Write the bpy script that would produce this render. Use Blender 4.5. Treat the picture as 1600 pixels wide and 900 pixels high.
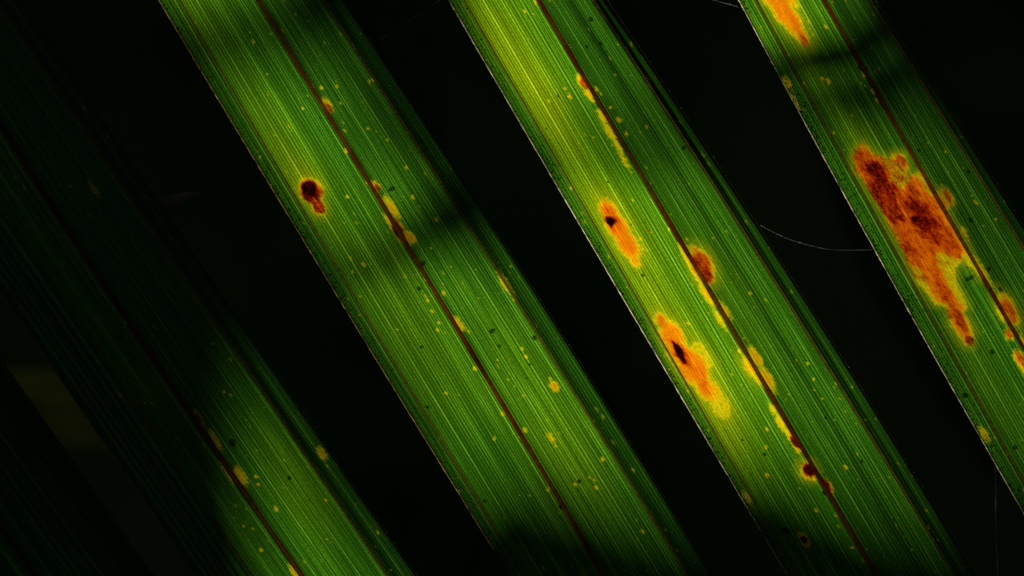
import bpy, math, random
import numpy as np
from mathutils import Vector

# ------------------------------------------------------------------ clear
for o in list(bpy.data.objects):
    bpy.data.objects.remove(o, do_unlink=True)
scene = bpy.context.scene
COL = scene.collection
random.seed(7)

# ------------------------------------------------------------------ camera
D = 0.75                       # metres from the lens to the leaflets
K = 0.27 / 1600.0              # metres per photograph pixel on the plane y = 0
cam_d = bpy.data.cameras.new('camera')
cam = bpy.data.objects.new('camera', cam_d)
COL.objects.link(cam)
cam.location = (0, -D, 0)
cam.rotation_euler = (math.radians(90), 0, 0)
cam_d.sensor_width = 36.0
cam_d.lens = 100.0
cam_d.clip_start = 0.02
cam_d.clip_end = 200.0
cam_d.dof.use_dof = True
cam_d.dof.focus_distance = D + 0.002
cam_d.dof.aperture_fstop = 7.0
scene.camera = cam

# ------------------------------------------------------------------ light
AXA = Vector((0.855, 0, 0.519))        # across the leaflets (to the upper right)
AXT = Vector((0.519, 0, -0.855))       # along the leaflets (to the lower right)
SUN = (AXA * 0.70 + Vector((0, 1, 0)) * 0.60 - AXT * 0.39).normalized()
world = bpy.data.worlds.new('World')
scene.world = world
world.use_nodes = True
wn = world.node_tree.nodes
bg = wn['Background']
sky = wn.new('ShaderNodeTexSky')
sky.sky_type = 'NISHITA'
sky.sun_disc = False
sky.sun_elevation = math.asin(SUN.z)
sky.sun_rotation = math.atan2(SUN.x, SUN.y)
world.node_tree.links.new(sky.outputs[0], bg.inputs[0])
bg.inputs[1].default_value = 0.014
sun_d = bpy.data.lights.new('sun', 'SUN')
sun_d.energy = 5.0
sun_d.angle = math.radians(0.55)
sun_d.color = (1.0, 0.95, 0.84)
sun = bpy.data.objects.new('sun', sun_d)
COL.objects.link(sun)
sun.rotation_euler = SUN.to_track_quat('Z', 'Y').to_euler()
sun.location = SUN * 3

vs = scene.view_settings
vs.view_transform = 'Standard'
vs.look = 'None'
vs.exposure = 0.22
vs.gamma = 1.0
vs.use_curve_mapping = False
scene.render.engine = 'CYCLES'
scene.cycles.max_bounces = 6
scene.cycles.transparent_max_bounces = 8


# ------------------------------------------------------------------ helpers
def tag(o, label=None, cat=None, group=None, kind=None):
    if label: o['label'] = label
    if cat: o['category'] = cat
    if group: o['group'] = group
    if kind: o['kind'] = kind
    return o


def empty(name, loc=(0, 0, 0)):
    o = bpy.data.objects.new(name, None)
    o.empty_display_size = 0.01
    o.location = loc
    COL.objects.link(o)
    return o


def link(name, me, mat, parent=None, smooth=True):
    o = bpy.data.objects.new(name, me)
    COL.objects.link(o)
    if mat: me.materials.append(mat)
    if parent:
        o.parent = parent
        o.matrix_parent_inverse = parent.matrix_basis.inverted()
    if smooth:
        me.polygons.foreach_set('use_smooth', np.ones(len(me.polygons), bool))
    return o


def at(px, py, y=0.0):
    """photograph pixel -> point on the plane y (the leaflets hang on y = 0)"""
    f = K * (D + y) / D
    return Vector(((px - 800) * f, y, -(py - 450) * f))


def grid_mesh(name, P, uv=None, attrs=None, drop=None):
    """P: (rows, cols, 3) array"""
    r, c = P.shape[:2]
    me = bpy.data.meshes.new(name)
    me.vertices.add(r * c)
    me.vertices.foreach_set('co', P.reshape(-1).astype(np.float32))
    i = (np.arange(r - 1)[:, None] * c + np.arange(c - 1)[None, :]).reshape(-1)
    q = np.stack([i, i + c, i + c + 1, i + 1], 1).astype(np.int32)
    if drop is not None:                       # columns left open, bridged by a rib
        q = q[~np.tile(drop[:-1] & drop[1:], r - 1)]
    n = len(q)
    me.loops.add(n * 4)
    me.loops.foreach_set('vertex_index', q.reshape(-1))
    me.polygons.add(n)
    me.polygons.foreach_set('loop_start', (np.arange(n) * 4).astype(np.int32))
    if uv is not None:
        l = me.uv_layers.new(name='UVMap')
        l.data.foreach_set('uv', uv.reshape(-1, 2)[q.reshape(-1)].reshape(-1).astype(np.float32))
    for k, a in (attrs or {}).items():
        at_ = me.attributes.new(k, 'FLOAT', 'POINT')
        at_.data.foreach_set('value', a.reshape(-1).astype(np.float32))
    me.update(calc_edges=True)
    me.validate()
    return me


def tube_mesh(name, pts, rad, sides=8, flat=1.0, flat_dir=None):
    """tapered tube along pts; flat < 1 squashes it along flat_dir"""
    pts = [Vector(p) for p in pts]
    n = len(pts)
    V = []
    for i, p in enumerate(pts):
        t = (pts[min(i + 1, n - 1)] - pts[max(i - 1, 0)]).normalized()
        up = Vector(flat_dir) if flat_dir is not None else (Vector((0, 1, 0)) if abs(t.y) < .9 else Vector((1, 0, 0)))
        a = t.cross(up).normalized()
        b = a.cross(t).normalized()
        r = rad[i] if hasattr(rad, '__len__') else rad
        for s in range(sides):
            w = 2 * math.pi * s / sides
            V.append(p + a * (r * math.cos(w)) + b * (r * flat * math.sin(w)))
    F = []
    for i in range(n - 1):
        for s in range(sides):
            s2 = (s + 1) % sides
            F.append((i * sides + s, i * sides + s2, (i + 1) * sides + s2, (i + 1) * sides + s))
    F.append(tuple(range(sides - 1, -1, -1)))
    F.append(tuple((n - 1) * sides + s for s in range(sides)))
    me = bpy.data.meshes.new(name)
    me.from_pydata([tuple(v) for v in V], [], F)
    me.update()
    return me


# value noise in numpy
def vnoise(x, y, seed):
    xi = np.floor(x).astype(np.int64); yi = np.floor(y).astype(np.int64)
    fx = x - xi; fy = y - yi
    fx = fx * fx * (3 - 2 * fx); fy = fy * fy * (3 - 2 * fy)

    def h(a, b):
        n = (a * 374761393 + b * 668265263 + seed * 974634777) & 0xFFFFFFFF
        n = ((n ^ (n >> 13)) * 1274126177) & 0xFFFFFFFF
        n = n ^ (n >> 16)
        return (n & 0xFFFF) / 65535.0
    a = h(xi, yi); b = h(xi + 1, yi); c = h(xi, yi + 1); d = h(xi + 1, yi + 1)
    return (a * (1 - fx) + b * fx) * (1 - fy) + (c * (1 - fx) + d * fx) * fy


def fbm(x, y, seed, octv=3):
    s = 0; a = 1; t = 0
    for k in range(octv):
        s = s + a * vnoise(x * 2 ** k, y * 2 ** k, seed + 31 * k); t += a; a *= .55
    return s / t - .5


def poly_sdf(px, py, poly):
    """positive inside, px units"""
    d = np.full(px.shape, 1e9); ins = np.zeros(px.shape, bool)
    n = len(poly)
    for i in range(n):
        x0, y0 = poly[i]; x1, y1 = poly[(i + 1) % n]
        ex, ey = x1 - x0, y1 - y0
        t = np.clip(((px - x0) * ex + (py - y0) * ey) / (ex * ex + ey * ey), 0, 1)
        d = np.minimum(d, np.hypot(px - x0 - t * ex, py - y0 - t * ey))
        cond = ((y0 > py) != (y1 > py)) & (px < (x1 - x0) * (py - y0) / (y1 - y0 + 1e-9) + x0)
        ins ^= cond
    return np.where(ins, d, -d)


# ------------------------------------------------------------------ materials
def new_mat(name):
    m = bpy.data.materials.new(name)
    m.use_nodes = True
    nt = m.node_tree
    nt.nodes.clear()
    return m, nt


class NT:
    def __init__(s, nt): s.nt = nt; s.n = nt.nodes; s.l = nt.links

    def put(s, sock, v):
        if isinstance(v, bpy.types.NodeSocket): s.l.new(v, sock)
        elif v is not None:
            if hasattr(sock.default_value, '__len__') and len(sock.default_value) == 4 and len(v) == 3: v = (*v, 1)
            sock.default_value = v

    def m(s, op, a, b=None, c=None, clamp=False):
        n = s.n.new('ShaderNodeMath'); n.operation = op; n.use_clamp = clamp
        s.put(n.inputs[0], a)
        if b is not None: s.put(n.inputs[1], b)
        if c is not None: s.put(n.inputs[2], c)
        return n.outputs[0]

    def mix(s, f, a, b, mode='MIX'):
        n = s.n.new('ShaderNodeMix'); n.data_type = 'RGBA'; n.blend_type = mode
        s.put(n.inputs[0], f); s.put(n.inputs[6], a); s.put(n.inputs[7], b)
        return n.outputs[2]

    def step(s, v, lo, hi, a=0., b=1.):
        n = s.n.new('ShaderNodeMapRange'); n.interpolation_type = 'SMOOTHSTEP'
        s.put(n.inputs[0], v); n.inputs[1].default_value = lo; n.inputs[2].default_value = hi
        n.inputs[3].default_value = a; n.inputs[4].default_value = b
        return n.outputs[0]

    def attr(s, name):
        n = s.n.new('ShaderNodeAttribute'); n.attribute_name = name
        return n.outputs['Fac']

    def vec(s, base, sc, off=(0, 0, 0)):
        n = s.n.new('ShaderNodeMapping')
        s.put(n.inputs[0], base); n.inputs['Scale'].default_value = sc; n.inputs['Location'].default_value = off
        return n.outputs[0]

    def noise(s, v, scale=1., detail=2., rough=.5):
        n = s.n.new('ShaderNodeTexNoise'); s.put(n.inputs['Vector'], v)
        n.inputs['Scale'].default_value = scale; n.inputs['Detail'].default_value = detail
        n.inputs['Roughness'].default_value = rough
        return n.outputs[0]

    def voro(s, v, scale=1.):
        n = s.n.new('ShaderNodeTexVoronoi'); s.put(n.inputs['Vector'], v); n.inputs['Scale'].default_value = scale
        return n.outputs['Distance'], n.outputs['Color']

    def ramp(s, f, stops):
        n = s.n.new('ShaderNodeValToRGB'); s.put(n.inputs[0], f)
        e = n.color_ramp.elements
        while len(e) > 1: e.remove(e[-1])
        e[0].position = stops[0][0]; e[0].color = (*stops[0][1], 1)
        for p, c in stops[1:]:
            x = e.new(p); x.color = (*c, 1)
        return n.outputs[0]


def blade_material():
    m, nt = new_mat('palm_blade')
    g = NT(nt)
    uvn = g.n.new('ShaderNodeUVMap'); uvn.uv_map = 'UVMap'
    uv = uvn.outputs[0]                         # pixels / 100, x across, y along
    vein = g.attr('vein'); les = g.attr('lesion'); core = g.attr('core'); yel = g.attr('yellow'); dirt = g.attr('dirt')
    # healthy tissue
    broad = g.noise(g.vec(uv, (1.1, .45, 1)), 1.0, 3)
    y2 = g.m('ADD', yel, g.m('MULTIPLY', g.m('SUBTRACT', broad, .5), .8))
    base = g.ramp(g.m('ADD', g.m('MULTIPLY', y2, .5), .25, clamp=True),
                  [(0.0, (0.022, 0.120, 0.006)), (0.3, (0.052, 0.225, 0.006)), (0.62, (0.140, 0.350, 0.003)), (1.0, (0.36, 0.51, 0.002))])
    # veins: bright lines, broken up along their length
    streak = g.noise(g.vec(uv, (26, .7, 1)), 1.0, 2)
    cell = g.noise(g.vec(uv, (27, 33, 1)), 1.0, 3, .8)
    vv = g.m('MULTIPLY', vein, g.step(streak, .25, .7, .55, 1.15))
    tissue = g.m('ADD', .36, g.m('MULTIPLY', vv, 1.25))
    tissue = g.m('MULTIPLY', tissue, g.step(cell, .25, .75, .60, 1.40))
    tissue = g.m('MULTIPLY', tissue, g.step(streak, .2, .8, .86, 1.12))
    cb = g.n.new('ShaderNodeCombineXYZ')
    for i in range(3): g.put(cb.inputs[i], tissue)
    col = g.mix(1.0, base, cb.outputs[0], 'MULTIPLY')
    col = g.mix(g.m('MULTIPLY', g.m('SUBTRACT', vv, .5, clamp=True), .5), col, (0.34, 0.46, 0.06))
    # pale pin-prick flecks
    def flecks(scale, r0, r1, keep, off):
        d, c = g.voro(g.vec(uv, (1, .72, 1), off), scale)
        sp = g.n.new('ShaderNodeSeparateColor'); g.put(sp.inputs[0], c)
        k = g.m('GREATER_THAN', sp.outputs[0], keep)
        r = g.m('MULTIPLY_ADD', sp.outputs[1], r1 - r0, r0)
        return g.m('MULTIPLY', k, g.m('LESS_THAN', d, r))
    f1 = flecks(7.5, .055, .13, .62, (3, 1, 0))
    f2 = flecks(15, .08, .16, .72, (7, 5, 0))
    col = g.mix(g.m('MULTIPLY', f1, .75), col, (0.34, 0.37, 0.012))
    col = g.mix(g.m('MULTIPLY', f2, .5), col, (0.27, 0.34, 0.010))
    f3 = flecks(5.0, .03, .085, .80, (1, 9, 0))
    # spots: yellow rim, orange, red brown, black heart
    fine = g.noise(g.vec(uv, (28, 17, 1)), 1.0, 2, .6)
    dn = g.m('ADD', les, g.m('MULTIPLY', g.m('SUBTRACT', fine, .5), 10.0))
    inside = g.step(dn, -2.2, 2.0)
    gran = g.noise(g.vec(uv, (34, 22, 1), (5, 2, 0)), 1.0, 2, .65)
    depth = g.m('DIVIDE', dn, 20.0, clamp=True)
    lc = g.ramp(depth, [(0.0, (0.42, 0.46, 0.004)), (0.15, (0.66, 0.55, 0.003)), (0.24, (0.84, 0.44, 0.002)), (0.32, (0.86, 0.34, 0.001)),
                        (0.5, (0.86, 0.26, 0.001)), (1.0, (0.82, 0.22, 0.001))])
    blot = g.noise(g.vec(uv, (16, 6, 1), (2, 8, 0)), 1.0, 3, .6)
    cn = g.m('ADD', core, g.m('MULTIPLY', g.m('ADD', g.m('MULTIPLY', g.m('SUBTRACT', gran, .5), 1.1), g.m('MULTIPLY', g.m('SUBTRACT', blot, .5), .9)), g.step(core, .02, .18)))
    cc = g.ramp(cn, [(0.0, (1, 1, 1)), (0.25, (.80, .46, .5)), (0.5, (.42, .085, .2)), (0.74, (.12, .010, .1)), (0.95, (.010, .002, .01))])
    lc = g.mix(1.0, lc, cc, 'MULTIPLY')
    gm = g.n.new('ShaderNodeCombineXYZ')
    gv = g.step(gran, .2, .8, .70, 1.22)
    for i in range(3): g.put(gm.inputs[i], gv)
    lc = g.mix(1.0, lc, gm.outputs[0], 'MULTIPLY')
    vm = g.n.new('ShaderNodeCombineXYZ')
    vmod = g.m('MULTIPLY_ADD', vv, .42, .80)
    for i in range(3): g.put(vm.inputs[i], vmod)
    lc = g.mix(1.0, lc, vm.outputs[0], 'MULTIPLY')
    col = g.mix(g.m('MULTIPLY', g.step(g.m('ADD', g.attr('halo'), g.m('MULTIPLY', g.m('SUBTRACT', fine, .5), 8.)), -14., 1.), .6), col, g.mix(.5, (0.30, 0.38, 0.003), cb.outputs[0], 'MULTIPLY'))
    col = g.mix(inside, col, lc)
    # small dark specks of dirt
    dk = g.m('MAXIMUM', f3, g.step(g.m('ADD', dirt, g.m('MULTIPLY', g.m('SUBTRACT', fine, .5), .5)), .4, .62))
    col = g.mix(g.m('MULTIPLY', dk, .82), col, (0.004, 0.010, 0.003))
    tr = g.n.new('ShaderNodeBsdfTranslucent'); g.put(tr.inputs[0], col)
    df = g.n.new('ShaderNodeBsdfDiffuse')
    g.put(df.inputs[0], g.mix(.6, col, (0.012, 0.03, 0.006)))
    mx = g.n.new('ShaderNodeMixShader'); mx.inputs[0].default_value = .82
    g.l.new(df.outputs[0], mx.inputs[1]); g.l.new(tr.outputs[0], mx.inputs[2])
    gl = g.n.new('ShaderNodeBsdfGlossy'); gl.inputs['Roughness'].default_value = .42
    gl.inputs[0].default_value = (.8, .85, .8, 1)
    m2 = g.n.new('ShaderNodeMixShader'); m2.inputs[0].default_value = .012
    g.l.new(mx.outputs[0], m2.inputs[1]); g.l.new(gl.outputs[0], m2.inputs[2])
    out = g.n.new('ShaderNodeOutputMaterial')
    g.l.new(m2.outputs[0], out.inputs[0])
    return m


def fibre_material(name, tcol, dcol, tfac=.6, noise_scale=900., spread=.5):
    """woody rib: mostly opaque, lets a little warm light through"""
    m, nt = new_mat(name)
    g = NT(nt)
    tc = g.n.new('ShaderNodeTexCoord')
    n = g.noise(tc.outputs['Object'], noise_scale, 3, .6)
    v = g.step(n, .2, .8, 1 - spread, 1 + spread)
    cb = g.n.new('ShaderNodeCombineXYZ')
    for i in range(3): g.put(cb.inputs[i], v)
    tr = g.n.new('ShaderNodeBsdfTranslucent'); g.put(tr.inputs[0], g.mix(1., tcol, cb.outputs[0], 'MULTIPLY'))
    df = g.n.new('ShaderNodeBsdfDiffuse'); g.put(df.inputs[0], g.mix(1., dcol, cb.outputs[0], 'MULTIPLY'))
    mx = g.n.new('ShaderNodeMixShader'); mx.inputs[0].default_value = tfac
    g.l.new(df.outputs[0], mx.inputs[1]); g.l.new(tr.outputs[0], mx.inputs[2])
    out = g.n.new('ShaderNodeOutputMaterial')
    g.l.new(mx.outputs[0], out.inputs[0])
    return m


def midrib_material():
    m, nt = new_mat('midrib_wood')
    g = NT(nt)
    tc = g.n.new('ShaderNodeTexCoord')
    big = g.noise(tc.outputs['Object'], 45., 3, .6)
    fin = g.noise(tc.outputs['Object'], 900., 3, .6)
    c = g.ramp(big, [(.30, (0.32, 0.22, 0.08)), (.46, (0.44, 0.28, 0.10)), (.58, (0.42, 0.18, 0.055)), (.70, (0.24, 0.12, 0.04))])
    v = g.step(fin, .25, .75, .70, 1.25)
    cb = g.n.new('ShaderNodeCombineXYZ')
    for i in range(3): g.put(cb.inputs[i], v)
    c = g.mix(1., c, cb.outputs[0], 'MULTIPLY')
    tr = g.n.new('ShaderNodeBsdfTranslucent'); g.put(tr.inputs[0], c)
    df = g.n.new('ShaderNodeBsdfDiffuse'); g.put(df.inputs[0], g.mix(.7, c, (.02, .012, .006)))
    mx = g.n.new('ShaderNodeMixShader'); mx.inputs[0].default_value = .85
    g.l.new(df.outputs[0], mx.inputs[1]); g.l.new(tr.outputs[0], mx.inputs[2])
    out = g.n.new('ShaderNodeOutputMaterial'); g.l.new(mx.outputs[0], out.inputs[0])
    return m


M_BLADE = blade_material()
M_MID = midrib_material()
M_RIB = fibre_material('rib_wood', (0.47, 0.42, 0.15), (0.10, 0.07, 0.02), .85, 700., .2)
M_MARGIN = fibre_material('margin_fibre', (0.46, 0.40, 0.24), (0.26, 0.22, 0.13), .85, 420., .95)  # pale, strongly broken tone paints in the sunlit glints of the edge
M_MARGIN_B = fibre_material('margin_fibre_brown', (0.26, 0.17, 0.06), (0.14, 0.10, 0.05), .85, 420., .95)
M_MARGIN_D = fibre_material('margin_fibre_green', (0.10, 0.09, 0.02), (0.05, 0.05, 0.02), .6, 2500., .7)
M_SCURF = fibre_material('scurf', (0.02, 0.012, 0.004), (0.02, 0.014, 0.008), .3, 1500., .5)
M_HAIR = fibre_material('hair', (0.30, 0.26, 0.14), (0.30, 0.26, 0.16), .5, 1500., .6)
M_SILK = fibre_material('silk', (0.55, 0.55, 0.5), (0.6, 0.6, 0.55), .5, 260., .9)
M_DRY = fibre_material('dry_leaf', (0.08, 0.06, 0.02), (0.20, 0.15, 0.08), .4, 200., .4)
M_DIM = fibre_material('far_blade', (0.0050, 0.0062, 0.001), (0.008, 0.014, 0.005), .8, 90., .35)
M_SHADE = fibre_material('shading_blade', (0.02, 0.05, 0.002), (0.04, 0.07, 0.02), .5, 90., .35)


def undergrowth_material():
    m, nt = new_mat('dark_undergrowth')
    g = NT(nt)
    tc = g.n.new('ShaderNodeTexCoord')
    n = g.noise(tc.outputs['Object'], 3.5, 4, .6)
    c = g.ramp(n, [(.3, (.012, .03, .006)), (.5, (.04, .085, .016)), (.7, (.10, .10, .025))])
    df = g.n.new('ShaderNodeBsdfDiffuse'); g.put(df.inputs[0], c)
    out = g.n.new('ShaderNodeOutputMaterial'); g.l.new(df.outputs[0], out.inputs[0])
    return m


M_UNDER = undergrowth_material()

# ------------------------------------------------------------------ the shaded undergrowth far behind
xs = np.linspace(-3.2, 3.2, 61); zs = np.linspace(-1.3, .75, 31)
XX, ZZ = np.meshgrid(xs, zs)
YY = 1.55 + .30 * fbm(XX * 2.2 + 9, ZZ * 2.2 + 4, 3) + .10 * fbm(XX * 9, ZZ * 9, 5) + .10 * (ZZ + .3) ** 2
bank = link('undergrowth', grid_mesh('undergrowth', np.stack([XX, YY, ZZ], 2)), M_UNDER)
bank['kind'] = 'structure'

# ------------------------------------------------------------------ palm leaflets
TX, TY = 0.519, 0.855        # along the leaflet, in photograph pixels (x right, y down)


def line(pts):
    """smooth x(y) through traced points; straight on outside the photograph"""
    a = np.array(pts, float)
    c = np.polyfit(a[:, 1], a[:, 0], 2)
    def f(y):
        y = np.asarray(y, float)
        yc = np.clip(y, -60, 960)
        return np.polyval(c, yc) + (2 * c[0] * yc + c[1]) * (y - yc)
    return f


LESIONS = {}
B = lambda x, y, a, b, cap=99.: (x, y, a, b, cap)      # centre, half length along the veins, half width, depth cap

LESIONS[2] = dict(
    blobs=[B(485, 298, 22, 19), B(496, 322, 15, 11), B(620, 355, 26, 9), B(606, 342, 10, 5, 4), B(635, 375, 12, 6, 4), B(587, 291, 10, 6, 8),
           B(612, 325, 22, 7, 4), B(640, 370, 12, 8, 5),
           B(512, 165, 14, 6, 9), B(502, 137, 5, 3.5, 3), B(790, 443, 24, 6, 4), B(802, 468, 5, 4, 4), B(866, 603, 10, 7, 6), B(860, 592, 6, 4, 3),
           B(822, 557, 7, 5, 5), B(816, 545, 6, 4, 3), B(697, 614, 7, 5, 4), B(668, 470, 5, 4, 3), B(664, 462, 4, 3, 3), B(675, 487, 4, 3, 3),
           B(693, 458, 7, 5, 4), B(684, 516, 8, 5, 3), B(716, 505, 12, 5, 5), B(742, 576, 8, 5, 3), B(817, 618, 5, 4, 4), B(856, 657, 4, 4, 4),
           B(820, 672, 8, 6, 4), B(785, 647, 8, 5, 3), B(861, 684, 10, 5, 4), B(868, 696, 5, 4, 3), B(899, 757, 7, 6, 4), B(932, 762, 8, 5, 3),
           B(929, 750, 4, 3, 3), B(942, 717, 6, 5, 3), B(876, 791, 8, 6, 12), B(856, 765, 6, 6, 3), B(1004, 830, 8, 5, 4), B(583, 125, 5, 4, 4),
           B(605, 218, 5, 4, 3), B(635, 262, 5, 4, 3), B(575, 201, 4, 4, 3), B(645, 308, 9, 5, 5), B(656, 323, 4, 3, 3), B(682, 343, 6, 4, 4),
           B(542, 307, 5, 4, 3), B(541, 236, 8, 5, 3), B(568, 413, 6, 4, 4), B(551, 425, 3, 3, 3), B(942, 651, 5, 3, 3), B(620, 516, 3, 3, 3),
           B(450, 195, 7, 3, 3), B(456, 204, 4, 2, 3), B(526, 135, 5, 4, 4), B(577, 128, 5, 3, 3), B(688, 685, 5, 3, 3), B(772, 686, 4, 4, 3)],
    core=[(483, 297, 15, 14, .95), (480, 296, 10, 9, .5), (489, 303, 19, 15, .62), (496, 321, 15, 8, .58), (500, 326, 10, 8, .25), (622, 359, 22, 8, .75), (590, 293, 8, 4, .5),
          (514, 168, 10, 4, .45), (878, 792, 7, 6, .8), (866, 604, 4, 3, .15)],
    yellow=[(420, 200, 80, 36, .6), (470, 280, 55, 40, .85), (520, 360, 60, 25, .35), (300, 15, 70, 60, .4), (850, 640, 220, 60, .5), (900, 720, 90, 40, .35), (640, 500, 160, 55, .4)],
    ylow=[], dirt=[(612, 295, 4, 7), (835, 528, 5, 4), (769, 517, 4, 6), (659, 542, 3, 3), (668, 636, 4, 3), (780, 541, 3, 3), (757, 783, 4, 3), (655, 451, 4, 4), (905, 752, 4, 4), (660, 412, 4, 7)])

LESIONS[3] = dict(
    blobs=[B(910, 128, 14, 8), B(920, 145, 14, 6, 5), B(932, 139, 7, 4, 6), B(942, 184, 14, 5, 4), B(952, 205, 18, 5, 5), B(965, 228, 14, 4, 4), B(975, 250, 16, 4, 3),
           B(952, 332, 26, 15), B(965, 355, 34, 18), B(980, 382, 32, 17), B(992, 408, 12, 9),
           B(1097, 412, 30, 17), B(1100, 425, 24, 16), B(1085, 392, 12, 8, 6), B(1075, 398, 20, 8, 8), B(1088, 425, 32, 7, 9), B(1103, 458, 22, 7, 5), B(1133, 485, 16, 5, 4), B(1125, 500, 18, 5, 4),
           B(1033, 500, 16, 11), B(1050, 525, 34, 19), B(1060, 548, 40, 18), B(1082, 573, 38, 24, 12), B(1098, 555, 26, 10, 2.2), B(1100, 605, 26, 15, 12), B(1124, 632, 24, 15, 2.2), B(1112, 612, 22, 16, 5),
           B(1076, 506, 6, 4, 3),
           B(1155, 548, 8, 5, 4), B(1172, 572, 20, 10, 4.5), B(1186, 590, 14, 6, 5), B(1180, 558, 22, 9, 5), B(1198, 590, 26, 7, 5), B(1208, 640, 10, 5, 3), B(1220, 662, 16, 6, 4),
           B(1238, 685, 26, 6, 5), B(1246, 700, 12, 6, 5), B(1262, 735, 16, 13), B(1272, 750, 8, 6, 4), B(1293, 760, 16, 7, 6), B(1199, 743, 8, 6, 6), B(1167, 777, 12, 5, 3), B(1257, 845, 15, 7, 8), B(1197, 699, 4, 3, 3),
           B(889, 150, 9, 5, 4), B(883, 138, 5, 3, 3), B(858, 157, 6, 4, 3.5), B(967, 187, 8, 6, 5), B(954, 168, 4, 4, 3), B(979, 209, 6, 4, 4), B(820, 18, 6, 3, 3), B(836, 3, 6, 4, 3),
           B(1001, 373, 5, 4, 3), B(1004, 390, 4, 4, 3), B(1262, 569, 5, 4, 4), B(1271, 593, 4, 3, 3), B(1331, 605, 5, 4, 3), B(1172, 458, 4, 4, 3), B(1322, 730, 8, 5, 3), B(1331, 856, 4, 6, 3),
           B(1014, 361, 5, 3, 6), B(1205, 540, 3, 3, 3), B(1198, 670, 8, 4, 3), B(1275, 798, 4, 3, 3), B(1306, 805, 5, 3, 3)],
    core=[(954, 346, 9.5, 6.5, 1.25), (953, 338, 26, 13, .22), (975, 372, 40, 16, .10), (1097, 415, 26, 15, .33), (1088, 412, 14, 6, .5), (1103, 430, 14, 10, .25), (1062, 550, 20, 6, 1.0), (1064, 552, 28, 10, .36), (1092, 585, 26, 12, .12),
          (1104, 608, 18, 10, .14), (1034, 503, 14, 8, .2), (1264, 734, 13, 10, .9), (1243, 692, 12, 5, .75), (1290, 757, 14, 6, .7), (1257, 843, 8, 5, .9), (913, 128, 12, 6, .42), (1014, 361, 4, 3, .6), (1200, 743, 3, 3, .2)],
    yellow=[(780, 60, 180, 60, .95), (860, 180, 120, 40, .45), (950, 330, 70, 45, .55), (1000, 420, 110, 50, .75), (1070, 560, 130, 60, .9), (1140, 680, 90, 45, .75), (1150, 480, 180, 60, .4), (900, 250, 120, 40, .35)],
    ylow=[], dirt=[(1004, 430, 3, 3), (887, 148, 2, 2), (923, 30, 5, 4), (917, 73, 3, 3), (938, 68, 4, 3), (1068, 231, 4, 4), (1346, 721, 3, 3), (1288, 770, 5, 4), (1290, 653, 3, 3), (1195, 710, 4, 3), (1228, 828, 6, 6), (872, 150, 3, 2)])

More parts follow.
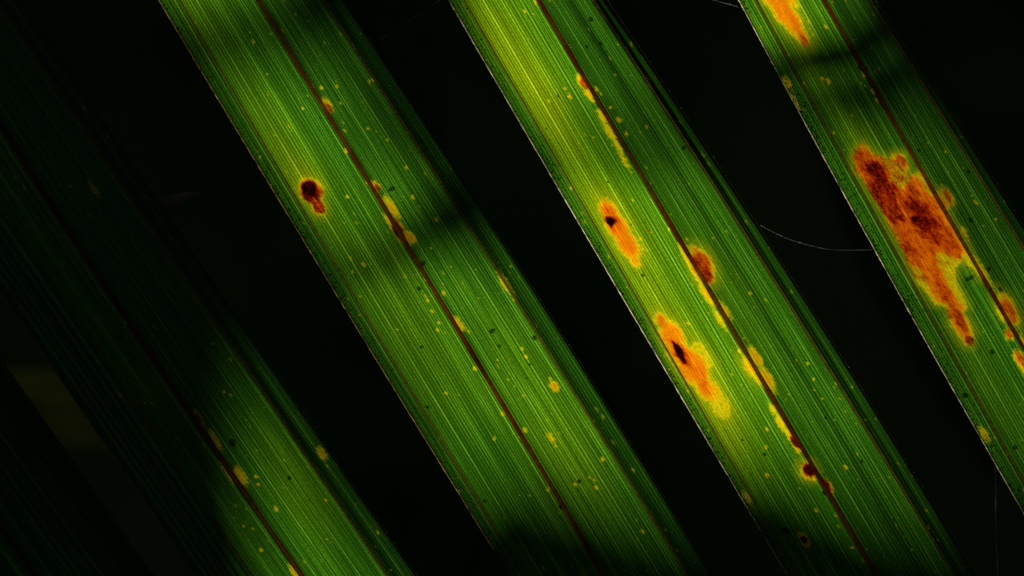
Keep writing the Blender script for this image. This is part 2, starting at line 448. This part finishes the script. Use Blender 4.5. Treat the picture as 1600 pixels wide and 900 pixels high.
J = [(1331, 246), (1340, 227), (1349, 222), (1358, 230), (1368, 240), (1388, 247), (1397, 239), (1413, 240), (1421, 262), (1416, 276), (1437, 267),
     (1455, 292), (1472, 302), (1487, 320), (1480, 330), (1492, 352), (1512, 385), (1528, 418), (1533, 436), (1524, 424), (1505, 405), (1492, 418), (1497, 447), (1512, 478), (1508, 490),
     (1523, 522), (1518, 540), (1509, 541), (1494, 524), (1482, 506), (1477, 480), (1461, 476), (1440, 452), (1430, 436), (1411, 398), (1395, 366),
     (1374, 328), (1350, 287), (1336, 268)]
LESIONS[4] = dict(
    blobs=[B(1212, -8, 46, 21), B(1226, 18, 28, 18), B(1240, 36, 30, 16), B(1253, 56, 22, 12), B(1200, -20, 40, 22), B(1236, -4, 24, 9, 5),
           B(1573, 480, 26, 13), B(1582, 495, 18, 10), B(1564, 492, 16, 5, 4), B(1577, 523, 12, 8), B(1592, 560, 16, 8), B(1600, 575, 20, 8), B(1598, 535, 16, 6, 6), B(1480, 305, 18, 8), B(1507, 362, 10, 4, 4), B(1535, 425, 30, 5, 5), B(1548, 440, 8, 4, 3),
           B(1284, 122, 7, 4, 4), B(1294, 127, 7, 5, 5), B(1364, 143, 8, 5, 4), B(1370, 156, 6, 4, 4), B(1345, 130, 4, 3, 3), B(1525, 317, 8, 4, 4), B(1518, 306, 4, 3, 3), B(1477, 237, 4, 4, 4),
           B(1265, 45, 4, 3, 3), B(1270, 53, 4, 3, 3), B(1360, 75, 4, 3, 3), B(1238, 160, 16, 8, 3), B(1230, 130, 14, 6, 3), B(1247, 182, 10, 4, 3), B(1537, 678, 14, 6, 3), B(1556, 342, 3, 3, 3), B(1552, 526, 3, 3, 3)],
    poly=[J],
    core=[(1366, 265, 18, 10, .75), (1378, 285, 26, 11, .66), (1360, 270, 60, 40, .20), (1420, 340, 110, 70, .22), (1345, 250, 26, 14, .16), (1362, 290, 20, 10, .42), (1388, 318, 42, 19, .52), (1400, 330, 26, 9, .30), (1375, 312, 40, 15, .2), (1407, 252, 12, 11, .38),
          (1430, 330, 46, 24, .42), (1425, 300, 20, 10, .38), (1450, 350, 46, 20, .30), (1429, 341, 6, 6, 1.0), (1407, 372, 30, 13, .33), (1425, 410, 36, 18, .18), (1485, 378, 34, 14, .36), (1480, 465, 40, 9, .30), (1500, 500, 28, 9, .40), (1516, 533, 12, 7, .5), (1483, 492, 10, 6, .4),
          (1480, 306, 14, 5, .4), (1577, 487, 22, 10, .28), (1577, 523, 9, 6, .35), (1595, 560, 20, 6, .35), (1258, 66, 12, 7, .35), (1240, 30, 40, 6, .10)],
    ylow=[(1402, 278, 28, 15, 18), (1395, 300, 18, 7, 12), (1462, 392, 38, 17, 18), (1425, 440, 30, 8, 12), (1490, 440, 40, 12, 15), (1440, 440, 26, 12, 14), (1475, 400, 20, 8, 10), (1510, 405, 10, 10, 12), (1445, 290, 30, 5, 10)],
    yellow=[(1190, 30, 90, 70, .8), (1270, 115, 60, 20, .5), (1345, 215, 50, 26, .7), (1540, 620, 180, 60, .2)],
    dirt=[(1435, 275 - 40, 3, 3), (1350, 108, 5, 6), (1343, 105, 4, 4), (1515, 435, 4, 9), (1545, 420, 4, 4), (1563, 452, 5, 3), (1550, 550, 5, 4), (1508, 618, 5, 5), (1586, 699, 4, 5), (1517, 344, 5, 4), (1513, 268, 4, 3)])

LESIONS[1] = dict(
    blobs=[B(311, 655, 16, 6, 6), B(338, 690, 22, 5, 4), B(355, 735, 22, 5, 4), B(375, 742, 18, 7, 4), B(330, 678, 10, 5, 4), B(381, 822, 4, 3, 4), B(408, 860, 6, 4, 3), B(431, 795, 8, 5, 3), B(400, 745, 6, 5, 3), B(404, 757, 5, 4, 3),
           B(350, 612, 4, 4, 4), B(361, 561, 5, 4, 4), B(331, 537, 4, 4, 3), B(503, 708, 10, 6, 5), B(528, 720, 10, 4, 4), B(509, 781, 4, 4, 3), B(460, 895, 14, 4, 4), B(132, 168, 5, 4, 4), B(147, 296, 14, 4, 3), B(187, 617, 5, 4, 3)],
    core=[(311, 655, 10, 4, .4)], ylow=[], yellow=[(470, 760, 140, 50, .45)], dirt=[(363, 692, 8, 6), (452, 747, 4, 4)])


def leaflet(idx, name, label, lines, y0, slopes, depth0, curve, seed, step=2.2, cols=(34, 130, 120, 40), fine=True,
            scurf=(0, 0), group=None, ylo=-720., yhi=1900., tilt=0.0, ridge=None, twist=(0, 0), mid_w=3.7, margin=None):
    rng = np.random.default_rng(seed)
    L, LR, MM, RR, RE = [line(p) for p in lines]
    # rows (photograph y at the leaflet plane): fine in the picture, coarse beyond
    ys = np.concatenate([np.linspace(ylo, -50, 26)[:-1], np.arange(-50, 950, step), np.linspace(950, yhi, 36)])
    # columns
    us = []
    for si, n in enumerate(cols):
        us.append(si + np.arange(n) / n)
    us = np.concatenate(us + [np.array([4.0])])
    nodes = np.stack([f(ys) for f in (L, LR, MM, RR, RE)], 1)                 # rows x 5
    # narrow towards the tip and the base, both far outside the picture
    tipk = np.ones_like(ys)
    tipk = np.where(ys > 1150, np.sqrt(np.clip((yhi - ys) / (yhi - 1150), .002, 1)), tipk)
    tipk = np.where(ys < -250, .30 + .70 * np.clip((ys - ylo) / (-250 - ylo), 0, 1), tipk)
    nodes = nodes[:, 2:3] + (nodes - nodes[:, 2:3]) * tipk[:, None]
    seg = np.minimum(us.astype(int), 3); fr = us - seg
    PX = nodes[:, seg] * (1 - fr) + nodes[:, seg + 1] * fr                      # rows x cols
    PY = np.repeat(ys[:, None], len(us), 1)
    # distance across in pixels, measured square to the leaflet on a middle row
    mid = np.argmin(np.abs(ys - 450))
    s = (PX[mid] - nodes[mid, 2]) * TY
    # cross profile: slope of depth against s, integrated from the midrib
    sl = np.zeros(len(us))
    for i, (sg, f) in enumerate(zip(seg, fr)):
        if sg == 0: sl[i] = slopes[0]
        elif sg == 1: sl[i] = slopes[1] + (.10 if f < .12 else 0)
        elif sg == 2: sl[i] = slopes[2]
        else: sl[i] = slopes[3] if f < .40 else slopes[4]
    # shallow pleats between the larger veins
    pl = np.zeros(len(us))
    for wl, am in ((62, .07), (31, .07), (17, .06)):
        pl += am * 2 * (vnoise(s / wl + seed * 3.1, s * 0, seed) - .5) * 1.6
    sl = sl + pl * np.where(seg == 3, .5, np.where(seg == 0, .6, 1.0))
    if ridge:                                                                # one fold line running down the right half
        rs, rw, ra = ridge
        sl += ra * np.exp(-((s - rs + rw) / rw) ** 2) - ra * 1.1 * np.exp(-((s - rs - rw * .6) / (rw * .6)) ** 2)
    ds = np.gradient(s)
    im = int(np.argmin(np.abs(us - 2.0)))
    tw = np.zeros(len(us))                       # the halves open or close a little along the length
    for i, sg in enumerate(seg): tw[i] = twist[0] if sg < 2 else (twist[1] if sg == 2 else 0)
    dep = np.cumsum(sl * ds); dep -= dep[im]
    dep2 = np.cumsum(tw * ds); dep2 -= dep2[im]
    # veins
    vein = np.zeros(len(us)); pos = s.min()
    k = 0
    nxt = int(rng.integers(4, 8))
    while pos < s.max():
        pos += 4.2 * (1 + rng.uniform(-.3, .3))
        k += 1
        big = (k % nxt == 0)
        if big: nxt = int(rng.integers(5, 9)); k = 0
        amp = rng.uniform(.95, 1.25) if big else rng.uniform(.45, .9)
        sg_ = 1.0 if big else .8
        vein = np.maximum(vein, amp * np.exp(-((s - pos) / sg_) ** 2))
        if big:
            vein -= .22 * np.exp(-((s - pos - 2.6) / 1.2) ** 2)
    dep_m = dep * K
    relief = -vein * 2.2e-5
    rowk = (ys - 450) / 1000.0
    Y = depth0 + curve * rowk[:, None] ** 2 + tilt * rowk[:, None] + ((dep_m + relief)[None, :] + np.clip(rowk, -.6, .6)[:, None] * dep2[None, :] * K) * np.maximum(tipk[:, None], .05)
    # gentle waviness of the blade
    Y = Y + .0010 * fbm(s[None, :] / 90. + 0 * PY, PY / 260., seed + 5, 2) * tipk[:, None]
    f = K * (D + Y) / D
    P = np.stack([(PX - 800) * f, Y, -(PY - 450) * f], 2)
    # pigments, with some sunlight painted into the yellow field
    S2 = np.repeat(s[None, :], len(ys), 0)
    T2 = PY / TY
    uv = np.stack([S2 / 100. + seed * 3.7, T2 / 100.], 2)
    les = np.full(PX.shape, -40.); core = np.zeros(PX.shape); yel = np.zeros(PX.shape); dirt = np.zeros(PX.shape); halo = np.full(PX.shape, -40.)
    Ld = LESIONS.get(idx)

    def local(cx, cy):
        dx = PX - cx; dy = PY - cy
        return dx * TX + dy * TY, dx * TY - dy * TX          # along, across
    if fine and Ld:
        blobs = list(Ld['blobs'])
        # random small flecks, crowding along the midrib
        for _ in range(85):
            yy = rng.uniform(-40, 940)
            uu = rng.uniform(.3, 3.9) if rng.random() < .78 else 2 + rng.normal(0, .09)
            xx = float(np.interp(uu, us, PX[int(np.argmin(np.abs(ys - yy)))]))
            r = rng.choice([1.3, 1.8, 2.4, 3.4], p=[.5, .3, .14, .06])
            blobs.append(B(xx, yy, r * rng.uniform(1.2, 2.6), r, rng.uniform(1., 5.)))
        w1 = fbm(S2 / 9., T2 / 15., seed + 11) * 9. + fbm(S2 / 26., T2 / 40., seed + 17) * 8.
        for (cx, cy, a, b, cap) in blobs:
            m = (np.abs(PX - cx) < 110) & (np.abs(PY - cy) < 110)
            if not m.any(): continue
            al, ac = local(cx, cy)
            al = al[m]; ac = ac[m]
            r = np.sqrt((al / a) ** 2 + (ac / b) ** 2)
            sd = (1 - r) * min(a, b) + w1[m] * min(1., min(a, b) / 9.) * .55
            if max(a, b) < 10:
                sd = (.55 - r) * b * 1.7 + w1[m] * .38
            else:
                halo[m] = np.maximum(halo[m], (1 - r) * min(a, b) if min(a, b) > 9 else -40.)
            les[m] = np.maximum(les[m], np.minimum(sd, cap))
        for poly in Ld.get('poly', []):
            sd = poly_sdf(PX, PY, poly) + w1 * .55
            les = np.maximum(les, sd); halo = np.maximum(halo, sd)
        for (cx, cy, a, b, dd) in Ld['ylow']:
            al, ac = local(cx, cy)
            r = np.sqrt((al / a) ** 2 + (ac / b) ** 2)
            les = np.where(les > 2, np.maximum(les - dd * np.clip(1.2 - r + w1 * .13, 0, 1) * 1.3, 2.6), les)
        w2 = 1 + .9 * fbm(S2 / 7., T2 / 13., seed + 23)
        for (cx, cy, a, b, st) in Ld['core']:
            al, ac = local(cx, cy)
            r = np.sqrt((al / a) ** 2 + (ac / b) ** 2) * w2
            v = np.clip((1.2 - r) / .65, 0, 1)
            core = np.maximum(core, st * v * v * (3 - 2 * v)) if st > .3 else core + st * v * (core < .5)
        for (cx, cy, a, b, st) in Ld['yellow']:  # chlorosis, plus pools of sunlight painted as brighter, yellower tissue
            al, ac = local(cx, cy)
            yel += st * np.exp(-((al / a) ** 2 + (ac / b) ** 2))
        for (cx, cy, a, b) in Ld['dirt']:
            al, ac = local(cx, cy)
            dirt = np.maximum(dirt, np.clip(1.4 - np.sqrt((al / a) ** 2 + (ac / b) ** 2), 0, 1))
    # light painted into the colour: strips and right half greener, left half yellower
    strip = np.where(seg == 0, .0, np.where(seg == 3, -.30, np.where(seg == 2, -.02, .08)))
    yel = yel * np.where(seg == 0, .4, 1.0)[None, :] + strip[None, :]
    V2 = np.repeat(np.where(seg == 3, vein * .8, vein)[None, :], len(ys), 0)

    root = empty(name, tuple(P[0, im]))
    tag(root, label, 'leaflet', group)
    drop = np.zeros(len(us), bool)
    for u, w in ((1.0, 1.0), (2.0, 2.0), (3.0, 1.0)):
        drop |= np.abs(s - s[int(np.argmin(np.abs(us - u)))]) <= w
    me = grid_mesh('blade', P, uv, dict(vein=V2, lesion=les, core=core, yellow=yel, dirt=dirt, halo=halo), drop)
    link('blade', me, M_BLADE, root)

    # ribs lie against the blade
    def col_pts(u, stepn, off):
        j = int(np.argmin(np.abs(us - u)))
        p = P[::stepn, j].copy(); p[:, 1] += off
        return p, tipk[::stepn]
    sk = 5 if fine else 3
    p, tk = col_pts(2.0, sk, -.00012)
    wob = 1 + .12 * np.array([math.sin(i * .7 + seed) * math.sin(i * .23) for i in range(len(p))])
    link('midrib', tube_mesh('midrib', p, mid_w * K * (tk * .8 + .2) * wob, 10, .75, (0, 1, 0)), M_MID, root)
    for u, w in ((1.0, 1.8), (3.0, 2.0)):
        p, tk = col_pts(u, 2, -.00016)
        link('rib', tube_mesh('rib', p, w * K * (tk * .8 + .2), 6, .8, (0, 1, 0)), M_RIB, root)
    p, tk = col_pts(0.0, sk, 0)
    # thin bevelled margin along the left edge, sun glints painted as patchy pale colour
    jj = np.arange(0, len(ys), 2)
    e = P[jj, 0]
    wv = 1.45 * K * tipk[jj] * (1 + .25 * rng.uniform(-1, 1, len(jj)))
    outw = np.array([-TY, 0, -TX])
    rib_ = np.stack([e + np.array([0.3 * K, -.00003, 0]), e + outw * (wv * .5)[:, None] + np.array([0, -.00009, 0]), e + outw * wv[:, None] + np.array([0, .00002, 0])], 1)
    link('margin', grid_mesh('margin', rib_), margin or M_MARGIN, root)
    p, tk = col_pts(4.0, sk, 0)
    link('margin', tube_mesh('margin', p, 1.0 * K * tk, 6), M_MARGIN_D, root)

    # scurf: tiny dark flakes on the face beside the left margin
    n, wid = scurf
    if n:
        V = []; F = []
        rows = np.where((ys > -45) & (ys < 945))[0]
        dens = vnoise(np.arange(len(ys)) * .05, np.zeros(len(ys)), seed + 90)
        cnt = 0
        while cnt < n:
            r = int(rng.choice(rows))
            if rng.random() > dens[r] * 1.3: continue
            off = min(abs(rng.exponential(wid * .45)), wid * 1.6)
            j = int(np.argmin(np.abs((s - s[0]) - off - .8)))
            c = Vector(P[r, j]) + Vector((0, -.00006, 0))
            a = rng.uniform(0, math.pi); sz = rng.uniform(.7, 1.5) * K; el = rng.uniform(1, 2.2)
            e1 = Vector((math.cos(a), rng.uniform(-.2, .2), math.sin(a))) * sz * el
            e2 = Vector((-math.sin(a), rng.uniform(-.2, .2), math.cos(a))) * sz * .7
            b0 = len(V)
            V += [c + e1, c + e2 * 1.1, c - e1 * .8, c - e2, c + Vector((0, -sz * .6, 0))]
            F += [(b0, b0 + 1, b0 + 4), (b0 + 1, b0 + 2, b0 + 4), (b0 + 2, b0 + 3, b0 + 4), (b0 + 3, b0, b0 + 4)]
            cnt += 1
        me = bpy.data.meshes.new('scurf'); me.from_pydata([tuple(v) for v in V], [], F); me.update()
        link('scurf', me, M_SCURF, root)['kind'] = 'stuff'
    # short stray hairs along the right margin
    if fine:
        V = []; F = []
        for _ in range(90):
            r = int(rng.choice(np.where((ys > -45) & (ys < 945))[0]))
            c = Vector(P[r, -1]); ln = rng.uniform(1.0, 4.0) * K
            d = Vector((rng.uniform(.2, 1), rng.uniform(-.8, .4), rng.uniform(-.3, 1))).normalized() * ln
            w = Vector((0.3, 0.2, -.4)).normalized() * .32 * K
            b0 = len(V)
            V += [c - d * .2 - w, c - d * .2 + w, c + d, c - d * .2 + Vector((0, -.5 * K, 0))]
            F += [(b0, b0 + 1, b0 + 2), (b0 + 1, b0 + 3, b0 + 2), (b0 + 3, b0, b0 + 2)]
        me = bpy.data.meshes.new('hairs'); me.from_pydata([tuple(v) for v in V], [], F); me.update()
        link('margin_hairs', me, M_HAIR, root)['kind'] = 'stuff'
    return root


SL = (.34, -.36, .34, .80, .52)
leaflet(1, 'palm_leaflet', 'deeply shaded palm leaflet with one half black and the other half partly glowing green', [
    [(-300, 20), (0, 455), (150, 672), (300, 890)],
    [(-215, 0), (90, 450), (240, 675), (395, 900)],
    [(-122, 0), (165, 450), (320, 675), (472, 900)],
    [(-8, 0), (100, 150), (200, 300), (300, 450), (400, 600), (500, 745), (605, 895)],
    [(32, 0), (125, 135), (215, 270), (335, 440), (400, 540), (500, 690), (650, 897)]],
    0, (.30, -.10, .12, .62, .30), .004, .004, 11, twist=(.1, -.25), margin=M_MARGIN_B, step=3.0, cols=(26, 90, 100, 34), group='leaflets of one palm frond')
leaflet(2, 'palm_leaflet', 'green palm leaflet with one small round blackish red spot beside a chain of midrib flecks', [
    [(250, 0), (382, 225), (440, 318), (521, 450), (600, 580), (660, 675), (700, 742), (797, 900)],
    [(280, 0), (415, 225), (545, 450), (682, 675), (820, 900)],
    [(403, 0), (541, 225), (676, 450), (812, 675), (942, 895)],
    [(505, 0), (650, 225), (795, 450), (935, 675), (1075, 900)],
    [(536, 0), (690, 225), (830, 450), (972, 675), (1108, 890)]],
    0, (.18, -.20, .08, .64, .28), .0, .004, 23, twist=(.10, -.34), margin=M_MARGIN_B, scurf=(420, 9), group='leaflets of one palm frond')
leaflet(3, 'palm_leaflet', 'bright green palm leaflet with two separate long orange spots with dark hearts', [
    [(702, 0), (833, 225), (965, 450), (1098, 675), (1232, 900)],
    [(725, 0), (856, 225), (985, 450), (1117, 675), (1245, 900)],
    [(842, 0), (974, 225), (1106, 450), (1239, 675), (1370, 900)],
    [(927, 0), (1073, 225), (1217, 450), (1357, 675), (1490, 900)],
    [(948, 0), (1100, 225), (1244, 450), (1390, 675), (1516, 890)]],
    0, (.04, -.28, .06, .66, .36), -.001, .004, 37, twist=(0, -.10), scurf=(560, 10), group='leaflets of one palm frond', ridge=(62, 7, .24))
leaflet(4, 'palm_leaflet', 'green palm leaflet with one very large ragged rust orange blotch against its midrib', [
    [(1155, 0), (1277, 225), (1387, 425), (1500, 627), (1600, 800)],
    [(1181, 0), (1307, 225), (1402, 400), (1527, 625), (1605, 760)],
    [(1287, 0), (1417, 225), (1530, 425), (1600, 545), (1660, 650)],
    [(1359, 0), (1500, 225), (1600, 392), (1690, 540)],
    [(1377, 0), (1519, 225), (1622, 392), (1716, 540)]],
    0, (.06, -.20, .20, .68, .58), -.002, .004, 51, twist=(.1, 0), mid_w=3.3, scurf=(1100, 14), group='leaflets of one palm frond')
leaflet(0, 'palm_leaflet', 'almost black palm leaflet without any lit part, next to the half-glowing leaflet', [
    [(-560, 300), (-330, 600), (-110, 900)],
    [(-520, 300), (-290, 600), (-70, 900)],
    [(-360, 300), (-170, 575), (55, 900)],
    [(-235, 300), (-30, 600), (25, 675), (187, 900)],
    [(-180, 300), (30, 600), (90, 690), (240, 900)]],
    0, SL, .012, .004, 63, step=6.0, cols=(10, 40, 44, 16), fine=False, group='leaflets of one palm frond')


# ------------------------------------------------------------------ simple leaflets: out-of-focus background and overhead shade
def plain_leaflet(name, label, cat, a, b, hw, mat, group=None, face=(0, 1, 0), bend=.04, tip=(.35, .0), fold=.25, n=28):
    """long folded blade from point a (base) to b (tip); hw half width in metres"""
    a = Vector(a); b = Vector(b)
    t = (b - a); ln = t.length; t.normalize()
    f = Vector(face); side = t.cross(f).normalized(); nrm = side.cross(t).normalized()
    root = empty(name, tuple(a))
    tag(root, label, cat, group)
    P = np.zeros((n + 1, 9, 3)); mid = []
    for i in range(n + 1):
        v = i / n
        w = hw * min(1., (v / tip[1]) ** .6 if tip[1] > 0 else 1.) * min(1., ((1 - v) / tip[0]) ** .75 + .004)
        c = a + t * (ln * v) + nrm * (bend * ln * (4 * v * (1 - v)))
        mid.append(c)
        for j in range(9):
            u = (j - 4) / 4
            P[i, j] = c + side * (u * w) - nrm * (abs(u) * w * fold)
    link('blade', grid_mesh('blade', P), mat, root)
    link('midrib', tube_mesh('midrib', mid, [hw * .045 * (1.02 - i / n) + .0003 for i in range(n + 1)], 6), M_MID, root)
    return root


# behind: a dull leaflet crossing the gap, and dark ones deeper in the shade
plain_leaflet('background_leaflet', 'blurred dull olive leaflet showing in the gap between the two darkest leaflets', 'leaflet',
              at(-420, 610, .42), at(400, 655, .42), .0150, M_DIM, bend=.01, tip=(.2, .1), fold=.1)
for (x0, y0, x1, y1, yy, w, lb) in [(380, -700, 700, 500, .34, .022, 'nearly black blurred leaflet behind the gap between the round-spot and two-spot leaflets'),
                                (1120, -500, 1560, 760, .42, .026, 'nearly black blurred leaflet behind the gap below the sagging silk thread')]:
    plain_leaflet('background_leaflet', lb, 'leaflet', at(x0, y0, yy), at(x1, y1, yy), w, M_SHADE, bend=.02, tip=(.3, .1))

# pale dried tip behind the shaded leaflet
tp = [at(225, 335, .02), at(245, 328, .021), at(265, 318, .022), at(280, 310, .023), at(296, 304, .025), at(312, 302, .028)]
link_o = link('dried_leaf_tip', tube_mesh('dried_leaf_tip', tp, [.0022, .0023, .0021, .0015, .0008, .0002], 8, .35), M_DRY)
tag(link_o, 'small pale dried curl of leaf poking out behind the half-glowing leaflet', 'leaf')


# ------------------------------------------------------------------ spider silk
def silk(pts, label, r=.16):
    """catmull-rom through photograph points (x, y, depth)"""
    Q = [at(*p) for p in pts]
    out = []
    for i in range(len(Q) - 1):
        p0 = Q[max(i - 1, 0)]; p1 = Q[i]; p2 = Q[i + 1]; p3 = Q[min(i + 2, len(Q) - 1)]
        for k in range(10):
            t = k / 10
            out.append(.5 * ((2 * p1) + (p2 - p0) * t + (2 * p0 - 5 * p1 + 4 * p2 - p3) * t * t + (3 * p1 - p0 - 3 * p2 + p3) * t ** 3))
    out.append(Q[-1])
    rg = random.Random(len(pts) + int(pts[0][0]))
    rad = [r * K * (1 + (2.6 if rg.random() < .10 else 0) * rg.random()) for _ in out]
    o = link('spider_thread', tube_mesh('spider_thread', out, rad, 5), M_SILK)
    tag(o, label, 'spider thread')
    return o


silk([(1188, 352, .004), (1215, 366, .003), (1245, 378, .002), (1290, 389, .001), (1330, 391, .001), (1366, 390, .002)], 'sagging silk thread slung from the two-spot leaflet to the rust-blotched leaflet', .14)
silk([(1085, -14, .006), (1115, 0, .004), (1140, 7, .002), (1163, 14, .001)], 'short silk thread meeting the upper left margin of the rust-blotched leaflet', .30)
silk([(590, 66, .004), (625, 42, .006), (660, 18, .006), (700, -8, .002)], 'faint straight silk thread between the round-spot leaflet and the two-spot leaflet', .09)
silk([(1554, 722, .001), (1556, 760, .002), (1556, 820, .003), (1560, 930, .004)], 'fine silk thread hanging straight down from the rust-blotched leaflet', .16)

# ------------------------------------------------------------------ leaflets overhead, towards the sun, unseen, placed so their shade dapples the ones below
SHADE = [
    # x0, y0 (base) -> x1, y1 (tip) of the shadow, half width px, distance m towards the sun, depth of the shaded plane
    (670, 892, 1400, 1020, 122, 3.0, 0),
    (1050, 892, 1850, 1040, 115, 3.0, 0),
    (-300, 430, 500, 480, 215, 2.8, 0),
    (-305, -60, 425, 1080, 145, 1.8, 0),
    (-470, 250, 180, 1250, 170, 1.4, 0),
    (-260, -130, 230, 240, 36, 1.6, 0),
    (250, 380, 760, 1080, 50, 2.8, 0),
    (700, 10, 110, 100, 38, 2.0, 0),
    (455, -240, 790, 410, 60, 1.6, 0),
    (830, 315, 505, 420, 30, 1.5, 0),
    (500, 390, 780, 880, 20, 2.5, 0),
    (1230, 170, 770, 250, 22, 2.0, 0),
    (1540, -20, 1110, 138, 16, 1.1, 0),
    (1680, 90, 1040, 185, 42, 1.9, 0),
    (1250, 150, 1600, 720, 17, 2.6, 0),
    (1390, 40, 1650, 460, 22, 2.0, 0),
    (1430, 480, 1720, 920, 30, 2.5, 0),
    (220, -600, 1000, 500, 300, .8, .38),  # wide leaflet added out of view to darken the background leaflets
    (800, -500, 1900, 900, 460, .8, .42),  # likewise added out of view, darkens the background further right
]
for (x0, y0, x1, y1, hw, d, yy) in SHADE:
    a = at(x0, y0, yy) + SUN * d
    b = at(x1, y1, yy) + SUN * d
    plain_leaflet('overhead_leaflet', 'unseen palm leaflet overhead towards the sun, placed for the shade it casts', 'leaflet', a, b, hw * K, M_SHADE,
                  group='unseen overhead leaflets placed for their shade', face=tuple(SUN), bend=.015, tip=(.45, .06), fold=.2)
